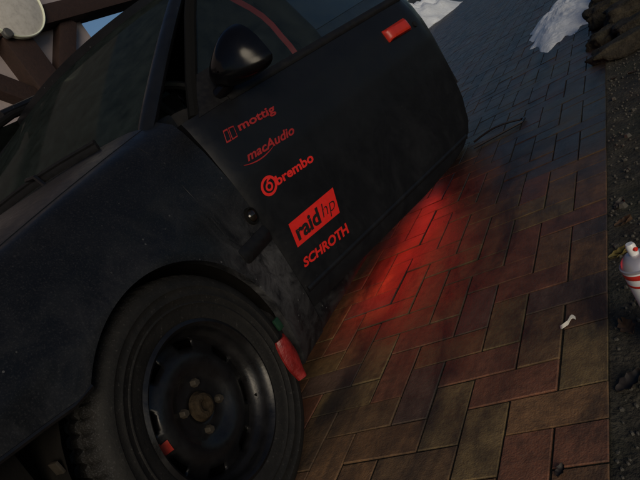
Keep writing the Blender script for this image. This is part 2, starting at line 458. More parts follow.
# ------------------------------------------------------------------ carport frame and wall beyond the car
WX = -3.5; KW = 3.5 / 4.2
def wp(y, z): return (y * KW, CAM_H + (z - CAM_H) * KW)
fr = empty('carport_frame', (WX, 3.2, 0), 'dark brown timber carport frame with knee braces against grey wall', 'carport')
def timber(name, y0, z0, y1, z1, wd, xa, xb):
    d = Vector((0, y1 - y0, z1 - z0)); L = d.length; d.normalize(); s = Vector((0, -d.z, d.y))
    mm = Matrix((Vector((1, 0, 0)), s, d)).transposed().to_4x4(); mm.translation = ((xa + xb) / 2, (y0 + y1) / 2, (z0 + z1) / 2)
    vv, ff = bbox(xb - xa, wd, L, 0.008, mm); return mesh(name, vv, ff, M_WOOD, fr)
yp = 3.885 * KW
zr0 = wp(0, 2.262)[1]; zr1 = wp(0, 2.43)[1]
timber('post', yp, 0, yp, zr0, 0.225, WX - 0.09, WX + 0.09)
timber('post', yp - 3.1, 0, yp - 3.1, zr0, 0.225, WX - 0.09, WX + 0.09)
timber('post', yp + 2.4, 0, yp + 2.4, zr0, 0.225, WX - 0.09, WX + 0.09)
timber('rail', 0.2, (zr0 + zr1) / 2 + 0.012, 7.4, (zr0 + zr1) / 2 - 0.012, zr1 - zr0, WX - 0.10, WX + 0.10)
b0 = wp(3.93, 1.62); b1 = wp(4.64, 2.41)
timber('brace', b0[0], b0[1], b1[0] - 0.07, zr0 + 0.01, 0.135, WX - 0.06, WX + 0.06)
timber('brace', yp - 0.06, b0[1] + 0.03, yp - 0.62, zr0 + 0.01, 0.135, WX - 0.06, WX + 0.06)
yE = 4.79 * KW
wl = mesh('garden_wall', *boxat(WX - 0.42, WX - 0.035, -2.5, yE, -0.05, 3.1, 0.01), M_PLASTER)
tag(wl, 'grey rendered wall behind the dark timber carport frame', 'wall')
dp = mesh('drainpipe', *join(tube([(WX - 0.17, yE + 0.05, 0.0), (WX - 0.17, yE + 0.05, 2.9)], 0.045, 16), tube([(WX - 0.17, yE + 0.05, 1.86), (WX - 0.17, yE + 0.05, 1.90)], 0.055, 16), tube([(WX - 0.17, yE + 0.05, 0.9), (WX - 0.17, yE + 0.05, 0.94)], 0.055, 16)), M_TEAL)
tag(dp, 'slim teal drainpipe at the end of the grey wall', 'drainpipe')

# pale disc hung on the post
dc = hit_x(8, 2, WX + 0.13); DR = 0.262
disc = empty('wall_disc', (WX + 0.10, dc.y, dc.z), 'large pale round disc with bright rim hung on the timber post', 'disc')
P3 = lambda a, r, h: Vector((WX + 0.10 + h, dc.y + r * math.cos(a), dc.z + r * math.sin(a)))
mesh('face', *lathe([(0.0005, 0.05), (0.10, 0.048), (0.19, 0.04), (DR - 0.014, 0.024), (DR - 0.014, 0.0), (0.0005, 0.0)], 64, P3), M_DISC, disc)
mesh('rim', *lathe([(DR - 0.012, 0.002), (DR - 0.013, 0.03), (DR - 0.005, 0.036), (DR, 0.03), (DR, 0.002)], 64, P3, True), M_DISCRIM, disc)
kp = hit_x(8, 33, WX + 0.13)
mesh('knob', *lathe([(0.0005, 0.045), (0.028, 0.043), (0.036, 0.034), (0.036, 0.01)], 20, lambda a, r, h: Vector((WX + 0.10 + h, kp.y + r * math.cos(a), kp.z + r * math.sin(a)))), M_SPOT, disc)

# ------------------------------------------------------------------ the car
CX = -1.83
car = empty('parked_car', (CX, 1.9, 0), 'black two-door car with red stickers and its door open', 'car')
SIDE = [(0.10, -0.060), (0.15, -0.030), (0.20, -0.012), (0.30, 0.0), (0.42, 0.006), (0.52, 0.008), (0.62, 0.004), (0.72, -0.012), (0.79, -0.030), (0.83, -0.045), (0.87, -0.075), (1.05, -0.150), (1.30, -0.265)]
def side_off(z): return lerp_tab(SIDE, z)
def crest(y): 
    t = max(0, 1.28 - y); return 0.868 - 0.075 * t - 0.05 * t * t
HUB = Vector((-1.008, 0.795, 0.30)); RT = 0.293
AY, AZ, AR = 0.792, 0.298, 0.308
def nose(y): return -0.42 * max(0, 0.30 - y) ** 2 * 3
def fx(y, z, top):
    zz = z if z < 0.5 else 0.5 + (z - 0.5) * (0.87 - 0.5) / (top - 0.5)
    o = side_off(zz)
    # slight flare round the arch
    d = math.hypot(y - AY, z - AZ); o += 0.012 * math.exp(-((d - AR) / 0.05) ** 2)
    return -1.0 + o + nose(y)
Y_F0, Y_F1 = -0.02, 1.243
def fender_bottom(y):
    a = abs(y - AY)
    seam = 0.572 - (y - 0.2) * 0.145
    if a < AR:
        za = AZ + math.sqrt(AR * AR - a * a)
        if y < AY: return max(za, seam)
        return max(0.152, za if za > 0.152 else 0.152)
    if y < AY: return seam
    # below the arch circle on the rear side
    return 0.150
ys = []
n1 = 22
for i in range(n1): ys.append(Y_F0 + (AY - AR - Y_F0) * i / n1)
n2 = 64
for i in range(n2 + 1): ys.append(AY - AR * math.cos(math.pi * i / n2))
# rear lower lobe of the fender
n3 = 16
for i in range(1, n3 + 1): ys.append(AY + AR + (Y_F1 - AY - AR) * i / n3)
def fender_panel(mx):
    NV = 22; v = []; f = []
    for th in (0, 1):
        for y in ys:
            b = fender_bottom(y); t = crest(y)
            for j in range(NV + 1):
                z = b + (t - b) * j / NV
                x = fx(y, z, t) - th * 0.022
                if th == 1 and j == 0: z += 0.0
                if j == NV: x -= 0.02
                v.append(Vector((x, y, z)))
    W = NV + 1; L = len(ys); n = W * L
    for i in range(L - 1):
        for j in range(NV):
            q = (i * W + j, (i + 1) * W + j, (i + 1) * W + j + 1, i * W + j + 1)
            f.append(q); f.append(tuple(n + t for t in reversed(q)))
        f.append((i * W, n + i * W, n + (i + 1) * W, (i + 1) * W))
        f.append((i * W + NV, (i + 1) * W + NV, n + (i + 1) * W + NV, n + i * W + NV))
    for j in range(NV):
        f.append((j, j + 1, n + j + 1, n + j)); e = (L - 1) * W
        f.append((e + j, n + e + j, n + e + j + 1, e + j + 1))
    if mx: v = [Vector((2 * CX - q.x, q.y, q.z)) for q in v]
    return v, f
fender = mesh('fender', *fender_panel(False), M_FEND, car)
fender['label'] = 'dusty black front fender beside the open door'
mesh('fender', *fender_panel(True), M_PAINT, car)
# wheel well liners (inner arch + inner side)
def liner(yc, mx):
    v, f = lathe([(0.335, -0.02), (0.335, -0.34), (0.05, -0.345)], 48, lambda a, r, h: Vector((-1.0 + h - 0.012, yc + r * math.cos(a), 0.305 + r * math.sin(a) if r * math.sin(a) > -0.17 else 0.135)))
    if mx: v = [Vector((2 * CX - q.x, q.y, q.z)) for q in v]
    return mesh('wheel_liner', v, f, M_LINER, car)
for mx in (False, True):
    liner(AY, mx); liner(3.0, mx)
# hood
def hood_fn(u, v):
    y = -0.10 + v * 1.30; a = -1.098; b = 2 * CX - a; x = a + (b - a) * u + (0.5 - u) * 2 * (nose(y))
    s = 1 - (2 * u - 1) ** 2
    z = crest(max(y, -0.02)) + 0.002 + 0.045 * s ** 0.6 - (0.10 * ((0.05 - y) / 0.15) ** 2 if y < 0.05 else 0)
    return Vector((x, y, z))
mesh('hood', *slab(hood_fn, lambda u, v: hood_fn(u, v) - Vector((0, 0, 0.025)), 30, 30), M_PAINT, car)
# front end: panel, crash beam, headlights
mesh('front_panel', *slab(lambda u, v: Vector((-1.10 + (2 * CX + 2.20) * u, -0.09 - 0.05 * (1 - (2 * u - 1) ** 2), 0.42 + v * 0.24)), lambda u, v: Vector((-1.10 + (2 * CX + 2.20) * u, -0.03 - 0.05 * (1 - (2 * u - 1) ** 2), 0.42 + v * 0.24)), 16, 4), M_TRIM, car)
mesh('crash_beam', *boxat(2 * CX + 1.12, -1.12, -0.14, -0.04, 0.34, 0.44, 0.02), M_LINER, car)
for sx in (-1, 1):
    xc = CX + sx * 0.55
    hl = mesh('headlight', *slab(lambda u, v: Vector((xc - 0.15 + 0.3 * u, -0.155 + 0.03 * (2 * u - 1) ** 2, 0.50 + 0.14 * v)), lambda u, v: Vector((xc - 0.15 + 0.3 * u, -0.05, 0.50 + 0.14 * v)), 8, 4), M_LAMPGL, car)
# inner apron seen below the fender edge ahead of the wheel (bumper taken off)
ap = mesh('inner_apron', *slab(lambda u, v: Vector((-1.055 - 0.05 * (1 - v) + nose(u * 0.5), -0.05 + u * 0.50, 0.20 + v * 0.36)), lambda u, v: Vector((-1.12, -0.05 + u * 0.50, 0.20 + v * 0.36)), 8, 6), M_LINER, car)
bp = hit_x(57, 467, -1.045)
mesh('glint_block', *join(boxat(-1.06, -1.035, bp.y - 0.003, bp.y + 0.003, bp.z - 0.014, bp.z + 0.010, 0.001)), M_BOLT, car)  # small steel-coloured block added to stand for a bright glint
mesh('fender_lip', *tube([(fx(y, fender_bottom(y), crest(y)) - 0.004, y, fender_bottom(y) - 0.005) for y in [0.0 + 0.045 * k for k in range(14)]], 0.006, 8), M_STEEL, car)

# sill
def sill_fn(u, v):
    y = 1.02 + u * 1.62; z = 0.128 + v * 0.22
    return Vector((-1.0 + lerp_tab([(0, -0.075), (0.08, -0.038), (0.25, -0.024), (0.6, -0.03), (0.85, -0.05), (1, -0.09)], v), y, z))
for mx in (False, True):
    g = lambda q: Vector((2 * CX - q.x, q.y, q.z)) if mx else q
    mesh('sill', *slab(lambda u, v: g(sill_fn(u, v)), lambda u, v: g(Vector((-1.16, 1.02 + u * 1.62, 0.128 + v * 0.22))), 20, 10), M_PAINT, car)
mesh('underbody', *boxat(2 * CX + 1.14, -1.14, 0.1, 3.5, 0.165, 0.24), M_LINER, car)
# cowl, windscreen, pillars, roof
mesh('cowl', *boxat(2 * CX + 1.13, -1.13, 1.17, 1.36, 0.80, 0.868, 0.012), M_TRIM, car)
ZR = 1.266
def ws(u, v):
    y = 1.225 + 0.75 * v - 0.10 * (1 - v) * (1 - (2 * u - 1) ** 2) - 0.06 * v * (1 - (2 * u - 1) ** 2)
    hw = 0.700 - 0.135 * v
    z = 0.868 + (ZR - 0.868 - 0.012) * (v + 0.10 * v * (1 - v)) + 0.02 * v * (1 - (2 * u - 1) ** 2)
    return Vector((CX + hw * (2 * u - 1), y, z))
mesh('windscreen', *slab(ws, lambda u, v: ws(u, v) - Vector((0, -0.003, 0.004)), 24, 14), M_GLASS, car)
for side in (0, 1):
    path = [ws(side, t / 10) + Vector(((0.018 if side else -0.018), 0.012, 0.0)) for t in range(-2, 11)]
    mesh('windscreen_pillar', *tube(path, [0.008, 0.020, 0.027] + [0.028] * 10, 10, flat=0.8), M_PAINT, car)
def roof_fn(u, v):
    e = ws(u, 1.0); s = 1 - (2 * u - 1) ** 2
    y = e.y - 0.012 + v * (2.95 - e.y)
    hw = 0.585 - 0.02 * v
    return Vector((CX + hw * (2 * u - 1), y, ZR - 0.006 + 0.022 * s + 0.055 * math.sin(math.pi * min(1, v * 0.85 + 0.1)) * (0.5 + 0.5 * s) - 0.10 * v * v))
mesh('roof', *slab(roof_fn, lambda u, v: roof_fn(u, v) - Vector((0, 0, 0.03)), 24, 24), M_PAINT, car)
# quarter panels (with rear arch), pillars behind the door, side windows
Y_B = 2.215
yq = [Y_B + (3.0 - AR - Y_B) * i / 14 for i in range(14)] + [3.0 - AR * math.cos(math.pi * i / 40) for i in range(41)] + [3.0 + AR + (3.52 - 3.0 - AR) * i / 10 for i in range(1, 11)]
def quarter(mx):
    NV = 16; v = []; f = []
    for th in (0, 1):
        for y in yq:
            a = abs(y - 3.0); b = 0.24 if a >= AR else max(0.24, AZ + math.sqrt(AR * AR - a * a))
            t = 0.86 + 0.02 * (y - Y_B)
            for j in range(NV + 1):
                z = b + (t - b) * j / NV
                zz = z if z < 0.5 else 0.5 + (z - 0.5) * 0.37 / (t - 0.5)
                v.append(Vector((-1.0 + side_off(zz) - th * 0.025 - 1.6 * max(0, y - 3.30) ** 2, y, z)))
    W = NV + 1; L = len(yq); n = W * L
    for i in range(L - 1):
        for j in range(NV):
            q = (i * W + j, (i + 1) * W + j, (i + 1) * W + j + 1, i * W + j + 1); f.append(q); f.append(tuple(n + t for t in reversed(q)))
        f.append((i * W, n + i * W, n + (i + 1) * W, (i + 1) * W)); f.append((i * W + NV, (i + 1) * W + NV, n + (i + 1) * W + NV, n + i * W + NV))
    for j in range(NV):
        f.append((j, j + 1, n + j + 1, n + j)); e = (L - 1) * W; f.append((e + j, n + e + j, n + e + j + 1, e + j + 1))
    if mx: v = [Vector((2 * CX - q.x, q.y, q.z)) for q in v]
    return v, f
for mx in (False, True):
    sg = -1 if mx else 1
    mesh('quarter_panel', *quarter(mx), M_PAINT, car)
    X = lambda o: CX + sg * (0.83 + o)
    mesh('door_pillar', *tube([(X(-0.05), Y_B + 0.03, 0.30), (X(-0.06), Y_B + 0.03, 0.60), (X(-0.09), Y_B + 0.03, 0.86), (X(-0.16), Y_B + 0.03, 1.10), (X(-0.25), Y_B + 0.02, 1.30)], 0.045, 10), M_RUBBER, car)
    mesh('rear_pillar', *tube([(X(-0.11), 3.42, 0.87), (X(-0.17), 3.22, 1.10), (X(-0.255), 2.94, 1.21)], [0.09, 0.07, 0.04], 10), M_PAINT, car)
    q0 = [(X(-0.080), Y_B + 0.06, 0.865), (X(-0.085), 3.36, 0.885), (X(-0.245), 2.93, 1.215), (X(-0.245), Y_B + 0.05, 1.295)]
    q0 = [Vector(q) for q in q0]
    bil = lambda u, v: (q0[0] * (1 - u) + q0[1] * u) * (1 - v) + (q0[3] * (1 - u) + q0[2] * u) * v
    mesh('quarter_window', *slab(bil, lambda u, v: bil(u, v) - Vector((sg * 0.005, 0, 0)), 8, 6), M_DARKGL, car)
    mesh('roof_rail', *tube([(X(-0.245), 1.93, 1.325), (X(-0.25), 2.3, 1.335), (X(-0.255), 2.7, 1.285), (X(-0.265), 2.96, 1.21)], 0.022, 8), M_PAINT, car)
mesh('tailgate', *slab(lambda u, v: Vector((CX + (0.60 - 0.05 * v) * (2 * u - 1) * (1 + 0.2 * (1 - v)), 3.60 - 0.66 * max(0, v - 0.4) / 0.6 - 0.04 * (2 * u - 1) ** 2, 0.45 + 0.78 * v)), lambda u, v: Vector((CX + (0.60 - 0.05 * v) * (2 * u - 1) * (1 + 0.2 * (1 - v)), 3.55 - 0.66 * max(0, v - 0.4) / 0.6 - 0.04 * (2 * u - 1) ** 2, 0.44 + 0.77 * v)), 16, 14), M_PAINT, car)
mesh('rear_bumper', *slab(lambda u, v: Vector((CX + 0.80 * (2 * u - 1), 3.66 - 0.20 * (2 * u - 1) ** 4, 0.24 + 0.24 * v)), lambda u, v: Vector((CX + 0.76 * (2 * u - 1), 3.48 - 0.1 * (2 * u - 1) ** 4, 0.24 + 0.24 * v)), 20, 5), M_TRIM, car)
for sx in (-1, 1):
    mesh('tail_light', *boxat(CX + sx * 0.63 - 0.09, CX + sx * 0.63 + 0.09, 3.50, 3.615, 0.55, 0.70, 0.02), M_TAIL, car)
# cabin
mesh('dashboard', *slab(lambda u, v: Vector((CX - 0.68 + 1.36 * u, 1.26 + 0.36 * v, 0.845 + 0.035 * math.sin(math.pi * v) - 0.04 * v)), lambda u, v: Vector((CX - 0.66 + 1.32 * u, 1.30 + 0.26 * v, 0.45)), 16, 8), M_DASH, car)
swc = Vector((CX + 0.36, 1.80, 0.84)); swn = Vector((0, 0.88, 0.47)).normalized(); sa = Vector((1, 0, 0)); sb = swn.cross(sa)
swv = tube([swc + (sa * math.cos(t * math.pi / 20) + sb * math.sin(t * math.pi / 20)) * 0.175 for t in range(40)], 0.015, 8, True)
sw = mesh('steering_wheel', *join(swv, *[tube([swc, swc + (sa * math.cos(a) + sb * math.sin(a)) * 0.17], 0.014, 8) for a in (0, math.pi, -math.pi / 2)], tube([swc - swn * 0.20, swc + swn * 0.03], [0.03, 0.05], 12)), M_TRIM, car)
def seat(xc):
    def back(u, v):
        s = 2 * u - 1; return Vector((xc + 0.25 * s * (1 - 0.25 * v), 2.30 + 0.20 * v - 0.07 * s * s, 0.40 + 0.62 * v))
    sb_ = slab(back, lambda u, v: back(u, v) + Vector((0, 0.11, 0)), 10, 12)
    cu = slab(lambda u, v: Vector((xc + 0.25 * (2 * u - 1), 1.80 + 0.52 * v, 0.42 + 0.05 * (2 * u - 1) ** 2 - 0.04 * v)), lambda u, v: Vector((xc + 0.25 * (2 * u - 1), 1.80 + 0.52 * v, 0.28)), 10, 8)
    st = mesh('seat', *join(sb_, cu), M_CLOTH, car)
    mesh('headrest', *bbox(0.24, 0.09, 0.17, 0.035, Matrix.Translation((xc, 2.55, 1.13))), M_CLOTH, st)
    return st
st = seat(CX + 0.36); seat(CX - 0.36)
bench = mesh('rear_bench', *join(boxat(CX - 0.45, CX + 0.45, 2.9, 3.05, 0.4, 0.85, 0.04), boxat(CX - 0.45, CX + 0.45, 2.6, 2.9, 0.28, 0.46, 0.04)), M_CLOTH, car)
# red harness webbing, strung from the rear shelf to the driver seat
def strap(pts, wd):
    P = [Vector(q) for q in pts]; v = []; f = []
    for i, q in enumerate(P):
        d = (P[min(i + 1, len(P) - 1)] - P[max(i - 1, 0)]).normalized(); s = d.cross(-CF).normalized() * wd / 2
        for e in (-0.0015, 0.0015):
            o = s.cross(d).normalized() * e
            v += [q - s + o, q + s + o]
    for i in range(len(P) - 1):
        a = i * 4; b = a + 4
        f += [(a, a + 1, b + 1, b), (a + 2, b + 2, b + 3, a + 3), (a, b, b + 2, a + 2), (a + 1, a + 3, b + 3, b + 1)]
    f += [(0, 2, 3, 1)]; e = (len(P) - 1) * 4; f += [(e, e + 1, e + 3, e + 2)]
    return v, f
XB = -1.09
sp = [hit_x(*q, XB) for q in ((215, -12), (235, 0), (250, 8), (262, 16), (272, 25), (281, 36), (290, 46), (298, 57), (304, 70))]
hb = mesh('harness_belt', *strap(sp, 0.020), M_BELT, car); hb['label'] = 'red harness webbing inside the cabin'

# body details on the fender
mk = hit_x(250, 216, -1.0); mk.y = min(mk.y, 1.222)
sm = mesh('side_marker', *lathe([(0.0005, 0.016), (0.010, 0.014), (0.017, 0.006), (0.019, -0.004)], 24, lambda a, r, h: Vector((fx(mk.y, mk.z, crest(mk.y)) + h, mk.y + r * math.cos(a), mk.z + r * math.sin(a)))), M_AMBER, car)
mesh('marker_bezel', *lathe([(0.018, 0.002), (0.019, 0.008), (0.023, 0.007), (0.024, -0.004)], 24, lambda a, r, h: Vector((fx(mk.y, mk.z, crest(mk.y)) + h, mk.y + r * math.cos(a), mk.z + r * math.sin(a)))), M_RUBBER, sm)
ma, mb_ = hit_x(240, 256, -0.995), hit_x(271, 231, -0.995)
mv = []
ml = slab(lambda u, v: Vector((-1.0 + side_off(0.475) + 0.014 * math.sin(math.pi * (0.1 + 0.8 * v)) * (1 - 0.4 * abs(2 * u - 1) ** 6), 1.10 + u * 0.14, 0.452 + 0.045 * v)), lambda u, v: Vector((-1.0 + side_off(0.475) - 0.01, 1.10 + u * 0.14, 0.452 + 0.045 * v)), 12, 8)
mesh('side_moulding', *ml, M_TRIM, car)
# red flap and green clip behind the wheel
def flap_fn(u, v):
    a = hit_x(280, 338, -0.985); b = hit_x(303, 377, -0.985)
    p = a + (b - a) * u; wd = 0.012 + 0.016 * math.sin(math.pi * (0.15 + 0.8 * u))
    return p + Vector((0.012 * math.sin(math.pi * v), -wd + 2 * wd * v, 0.004 * math.sin(9 * u)))
mf = mesh('mud_flap', *slab(flap_fn, lambda u, v: flap_fn(u, v) - Vector((0.006, 0, 0)), 14, 8), M_REDRUB, car); mf['label'] = 'small red plastic flap behind the front wheel'
gc = hit_x(278, 324, -0.985)
mesh('clip', *bbox(0.010, 0.020, 0.032, 0.004, Matrix.Translation(gc)), M_GREEN, car)

# wheels
def make_wheel(xf, yc, sgn, detail):
    zc = RT + 0.004; PL = lambda a, r, h: Vector((xf + sgn * h, yc + r * math.cos(a), zc + r * math.sin(a)))
    n = 96
    prof = [(a_ * 0.915, b_ if b_ > -0.04 else -0.04 + (b_ + 0.04) * 0.55) for a_, b_ in [(0.198, -0.014), (0.197, -0.006), (0.192, -0.003), (0.187, -0.008), (0.184, -0.02), (0.180, -0.034), (0.173, -0.040), (0.168, -0.058), (0.165, -0.080), (0.150, -0.074), (0.140, -0.066), (0.128, -0.052), (0.115, -0.043), (0.102, -0.044), (0.090, -0.054), (0.078, -0.068), (0.066, -0.074), (0.045, -0.074), (0.036, -0.073)]]
    v, f = lathe(prof, n, PL); k = len(prof) - 1
    keep = []
    for i in range(n):
        for t in range(k):
            if t in (8, 9) and (i % 12) in (2, 3, 4, 5, 6): continue
            keep.append(f[i * k + t])
    wh = mesh('wheel', v, keep, M_STEEL, car)
    sm_ = wh.modifiers.new('thick', 'SOLIDIFY'); sm_.thickness = 0.004
    mesh('barrel', *lathe([(0.170, -0.05), (0.172, -0.19), (0.03, -0.195)], 48, PL), M_LINER, wh)
    tp = [(0.170, -0.018), (0.179, -0.008), (0.190, -0.002), (0.206, 0.000), (0.214, 0.0025), (0.2155, 0.0042), (0.218, 0.0042), (0.220, 0.0030), (0.232, 0.0062), (0.2335, 0.0078), (0.236, 0.0078), (0.238, 0.0066), (0.252, 0.0080), (0.254, 0.0095), (0.262, 0.0085), (0.274, 0.002), (0.283, -0.008), (0.289, -0.020), (0.291, -0.034), (0.2915, -0.046), (0.284, -0.049), (0.284, -0.056), (0.292, -0.059), (0.293, -0.078), (0.285, -0.081), (0.285, -0.089), (0.293, -0.092), (0.293, -0.110), (0.285, -0.113), (0.285, -0.121), (0.292, -0.124), (0.292, -0.142), (0.285, -0.145), (0.285, -0.152), (0.291, -0.155), (0.289, -0.176), (0.280, -0.190), (0.24, -0.205), (0.180, -0.19)]
    nt_ = 264
    tv = []; K = len(tp); tf = []
    for i in range(nt_):
        a = 2 * math.pi * i / nt_; cut = (i % 4 == 0)
        for j, (r, h) in enumerate(tp):
            rr = r
            if detail and cut and r > 0.2835: rr = 0.2835
            if j >= 20 and j <= 29: a2 = a + (h + 0.05) * 0.5
            else: a2 = a
            tv.append(PL(a2, rr, h))
    for i in range(nt_):
        j = (i + 1) % nt_
        for t in range(K - 1): tf.append((i * K + t, j * K + t, j * K + t + 1, i * K + t + 1))
    mesh('tyre', tv, tf, M_TYREF if detail else M_TYRE, wh)
    hb_ = mesh('hub', *lathe([(0.0005, -0.046), (0.010, -0.045), (0.013, -0.037), (0.020, -0.036), (0.027, -0.040), (0.029, -0.050), (0.036, -0.060)], 32, PL), M_RUST, wh)
    for q in range(4):
        a = math.pi / 4 + q * math.pi / 2 + 0.35
        bc = (yc + 0.052 * math.cos(a), zc + 0.052 * math.sin(a))
        mesh('lug_bolt', *lathe([(0.0005, -0.040), (0.007, -0.040), (0.0095, -0.043), (0.0095, -0.054), (0.013, -0.060)], 6, lambda b, r, h: Vector((xf + sgn * h, bc[0] + r * math.cos(b), bc[1] + r * math.sin(b)))), M_BOLT, wh)
    mesh('valve', *tube([PL(-0.6, 0.160, -0.07), PL(-0.6, 0.158, -0.035)], 0.0045, 8), M_RUBBER, wh)
    return wh
wh = make_wheel(HUB.x, HUB.y, 1, True); wh['label'] = 'black steel front wheel with rusty hub and red mark'
make_wheel(2 * CX - HUB.x, HUB.y, -1, False); make_wheel(HUB.x - 0.01, 3.0, 1, False); make_wheel(2 * CX - HUB.x + 0.01, 3.0, -1, False)
# red paint mark on the rim
mkp = hit_x(165, 450, HUB.x - 0.043)
ma_ = math.atan2(mkp.z - RT - 0.004, mkp.y - HUB.y); mr_ = math.hypot(mkp.z - RT - 0.004, mkp.y - HUB.y)
RP = [(0.034, -0.0582), (0.063, -0.0587), (0.0745, -0.0554), (0.086, -0.0477), (0.0974, -0.0422), (0.110, -0.0417), (0.122, -0.0466), (0.134, -0.0543), (0.143, -0.0587), (0.158, -0.062)]
def mark_fn(u, v):
    a = ma_ + 0.20 * (u - 0.5) * (1 - 0.3 * v); r = mr_ - 0.014 + 0.028 * v * (1 + 0.15 * math.sin(9 * u))
    return Vector((HUB.x + lerp_tab(RP, r) + 0.009, HUB.y + r * math.cos(a), RT + 0.004 + r * math.sin(a)))
mesh('paint_mark', *grid(mark_fn, 8, 5), M_HANDLE, wh)

# red underglow tube below the sill
ug = mesh('underglow_tube', *tube([(-1.14, 1.45, 0.119), (-1.14, 2.60, 0.119)], 0.008, 10), simple('red_tube', (0.5, 0.01, 0.01), 0.3), car)
b_ = ug.data.materials[0].node_tree.nodes['Principled BSDF']; b_.inputs['Emission Color'].default_value = (1, 0.02, 0.012, 1); b_.inputs['Emission Strength'].default_value = 3
al = bpy.data.lights.new('underglow_light', 'AREA'); al.shape = 'RECTANGLE'; al.size = 1.0; al.size_y = 0.012; al.energy = 1.8; al.color = (1.0, 0.03, 0.015)
ao = bpy.data.objects.new('underglow_light', al); COL.objects.link(ao); ao.location = (-1.128, 2.10, 0.112)
_t = rad(40); _z = Vector((-math.sin(_t), 0, math.cos(_t))); _x = Vector((0, 1, 0)); ao.rotation_euler = Matrix((_x, _z.cross(_x), _z)).transposed().to_euler()
ao.parent = car; ao.matrix_parent_inverse = Matrix.Translation(car.location).inverted()

# ------------------------------------------------------------------ doors
TH = rad(22); DO = Vector((-1.0, 1.246, 0))
def door_frame(th, mx):
    dd = Vector((math.sin(th), math.cos(th), 0)); nn = Vector((math.cos(th), -math.sin(th), 0))
    def D(s, z, off=0.0):
        p = DO + dd * s + nn * (side_off(z) + off); p.z = z
        return Vector((2 * CX - p.x, p.y, p.z)) if mx else p
    return D
D0 = door_frame(TH, False)
def door_hit(x, y):
    d = ray(x, y); n = Vector((math.cos(TH), -math.sin(TH), 0)); dr = Vector((math.sin(TH), math.cos(TH), 0)); off = 0.0
    for _ in range(12):
        k = ((DO - CAM).dot(n) + off) / d.dot(n); P = CAM + d * k; off = side_off(P.z)
    return (P - DO).dot(dr), P.z
REAR = [(0.222, 0.60), (0.226, 0.70), (0.234, 0.78), (0.25, 0.845), (0.28, 0.90), (0.32, 0.93), (0.40, 0.955), (0.52, 0.968), (0.70, 0.965), (0.82, 0.955)]
BELT = lambda s: 0.822 - 0.032 * s
def make_door(th, mx):
    D = door_frame(th, mx)
    def sk(u, v, off):
        vv = v ** 1.0
        z = 0.222 + (0.80 - 0.222) * v
        s1 = lerp_tab(REAR, z); s = 0.003 + (s1 - 0.003) * u
        zt = BELT(s); z = 0.222 + (zt - 0.222) * v
        s1 = lerp_tab(REAR, z); s = 0.003 + (s1 - 0.003) * u
        ed = min(u, 1 - u) * 30; o = -0.008 * max(0, 1 - ed) ** 2
        if v < 0.06: o -= 0.010 * (1 - v / 0.06) ** 2
        return D(s, z, off + o)
    door = mesh('door', *slab(lambda u, v: sk(u, v, 0.0), lambda u, v: sk(u, v, -0.065), 40, 40), M_DOORP, car)
    # crease line strip low on the door
    mesh('lower_crease', *slab(lambda u, v: D(0.01 + 0.86 * u, 0.268 + 0.016 * v, 0.004 * math.sin(math.pi * v) + 0.0005), lambda u, v: D(0.01 + 0.86 * u, 0.268 + 0.016 * v, -0.005), 24, 4), M_DOORP, door)
    # window frame
    path = [D(0.05, 0.815, -0.02), D(0.13, 0.90, -0.02), D(0.30, 1.07, -0.02), D(0.46, 1.21, -0.02), D(0.56, 1.275, -0.02), D(0.70, 1.30, -0.02), D(0.90, 1.30, -0.02), D(0.955, 1.27, -0.02), D(0.965, 1.05, -0.02), D(0.958, 0.79, -0.02)]
    mesh('window_frame', *tube(path, 0.017, 8), M_RUBBER, door)
    def gl(u, v):
        z = 0.80 + 0.47 * v; s0 = lerp_tab([(0.80, 0.05), (0.90, 0.13), (1.07, 0.30), (1.21, 0.46), (1.275, 0.57)], z)
        return D(s0 + (0.958 - s0) * u, z, -0.022)
    mesh('window_glass', *slab(gl, lambda u, v: gl(u, v) - (D(0, 0.5, 0.004) - D(0, 0.5, 0)), 16, 14), M_DARKGL if mx else M_DGLASS, door)
    mesh('belt_moulding', *slab(lambda u, v: D(0.16 + 0.795 * u, BELT(0.16 + 0.795 * u) - 0.012 + 0.024 * v, 0.006 * math.sin(math.pi * v) + 0.002), lambda u, v: D(0.16 + 0.795 * u, BELT(0.16 + 0.795 * u) - 0.012 + 0.024 * v, -0.01), 24, 4), M_TRIM, door)
    mesh('mirror_sail', *slab(lambda u, v: D(0.05 + (0.15 * (1 - v) + 0.03 + 0.08 * v) * u + 0.10 * v, 0.812 + 0.10 * v, 0.002), lambda u, v: D(0.05 + (0.15 * (1 - v) + 0.03 + 0.08 * v) * u + 0.10 * v, 0.812 + 0.10 * v, -0.02), 6, 6), M_TRIM, door)
    mesh('inner_trim', *slab(lambda u, v: D(0.06 + 0.85 * u, 0.27 + 0.50 * v, -0.078 - 0.012 * math.sin(math.pi * v)), lambda u, v: D(0.06 + 0.85 * u, 0.27 + 0.50 * v, -0.066), 10, 8), M_DASH, door)
    # mirror housing: rounded shell, deep side facing forward
    def mir(u, v):
        a = 2 * math.pi * u; t = v * math.pi / 2 * 0.98
        cs, sn = math.cos(a), math.sin(a)
        ex = math.copysign(abs(cs) ** 0.75, cs); ez = math.copysign(abs(sn) ** 0.75, sn)
        return (ex * math.cos(t), math.sin(t), ez * math.cos(t))
    # local: q.x along the outward direction, q.y forward (car -Y), q.z up
    mc_s, mc_z, mc_o = 0.215, 0.880, 0.080
    def mp(q):
        return D(mc_s - q[1] * 0.075 + q[0] * 0.02, mc_z + q[2] * (0.060 + 0.024 * q[0]) + q[0] * 0.022, 0) + (D(mc_s, 0.5, mc_o + q[0] * 0.092 - side_off(mc_z) + side_off(0.85)) - D(mc_s, 0.5, 0))
    v1, f1 = grid(lambda u, v: mp(mir(u, v)), 28, 12)
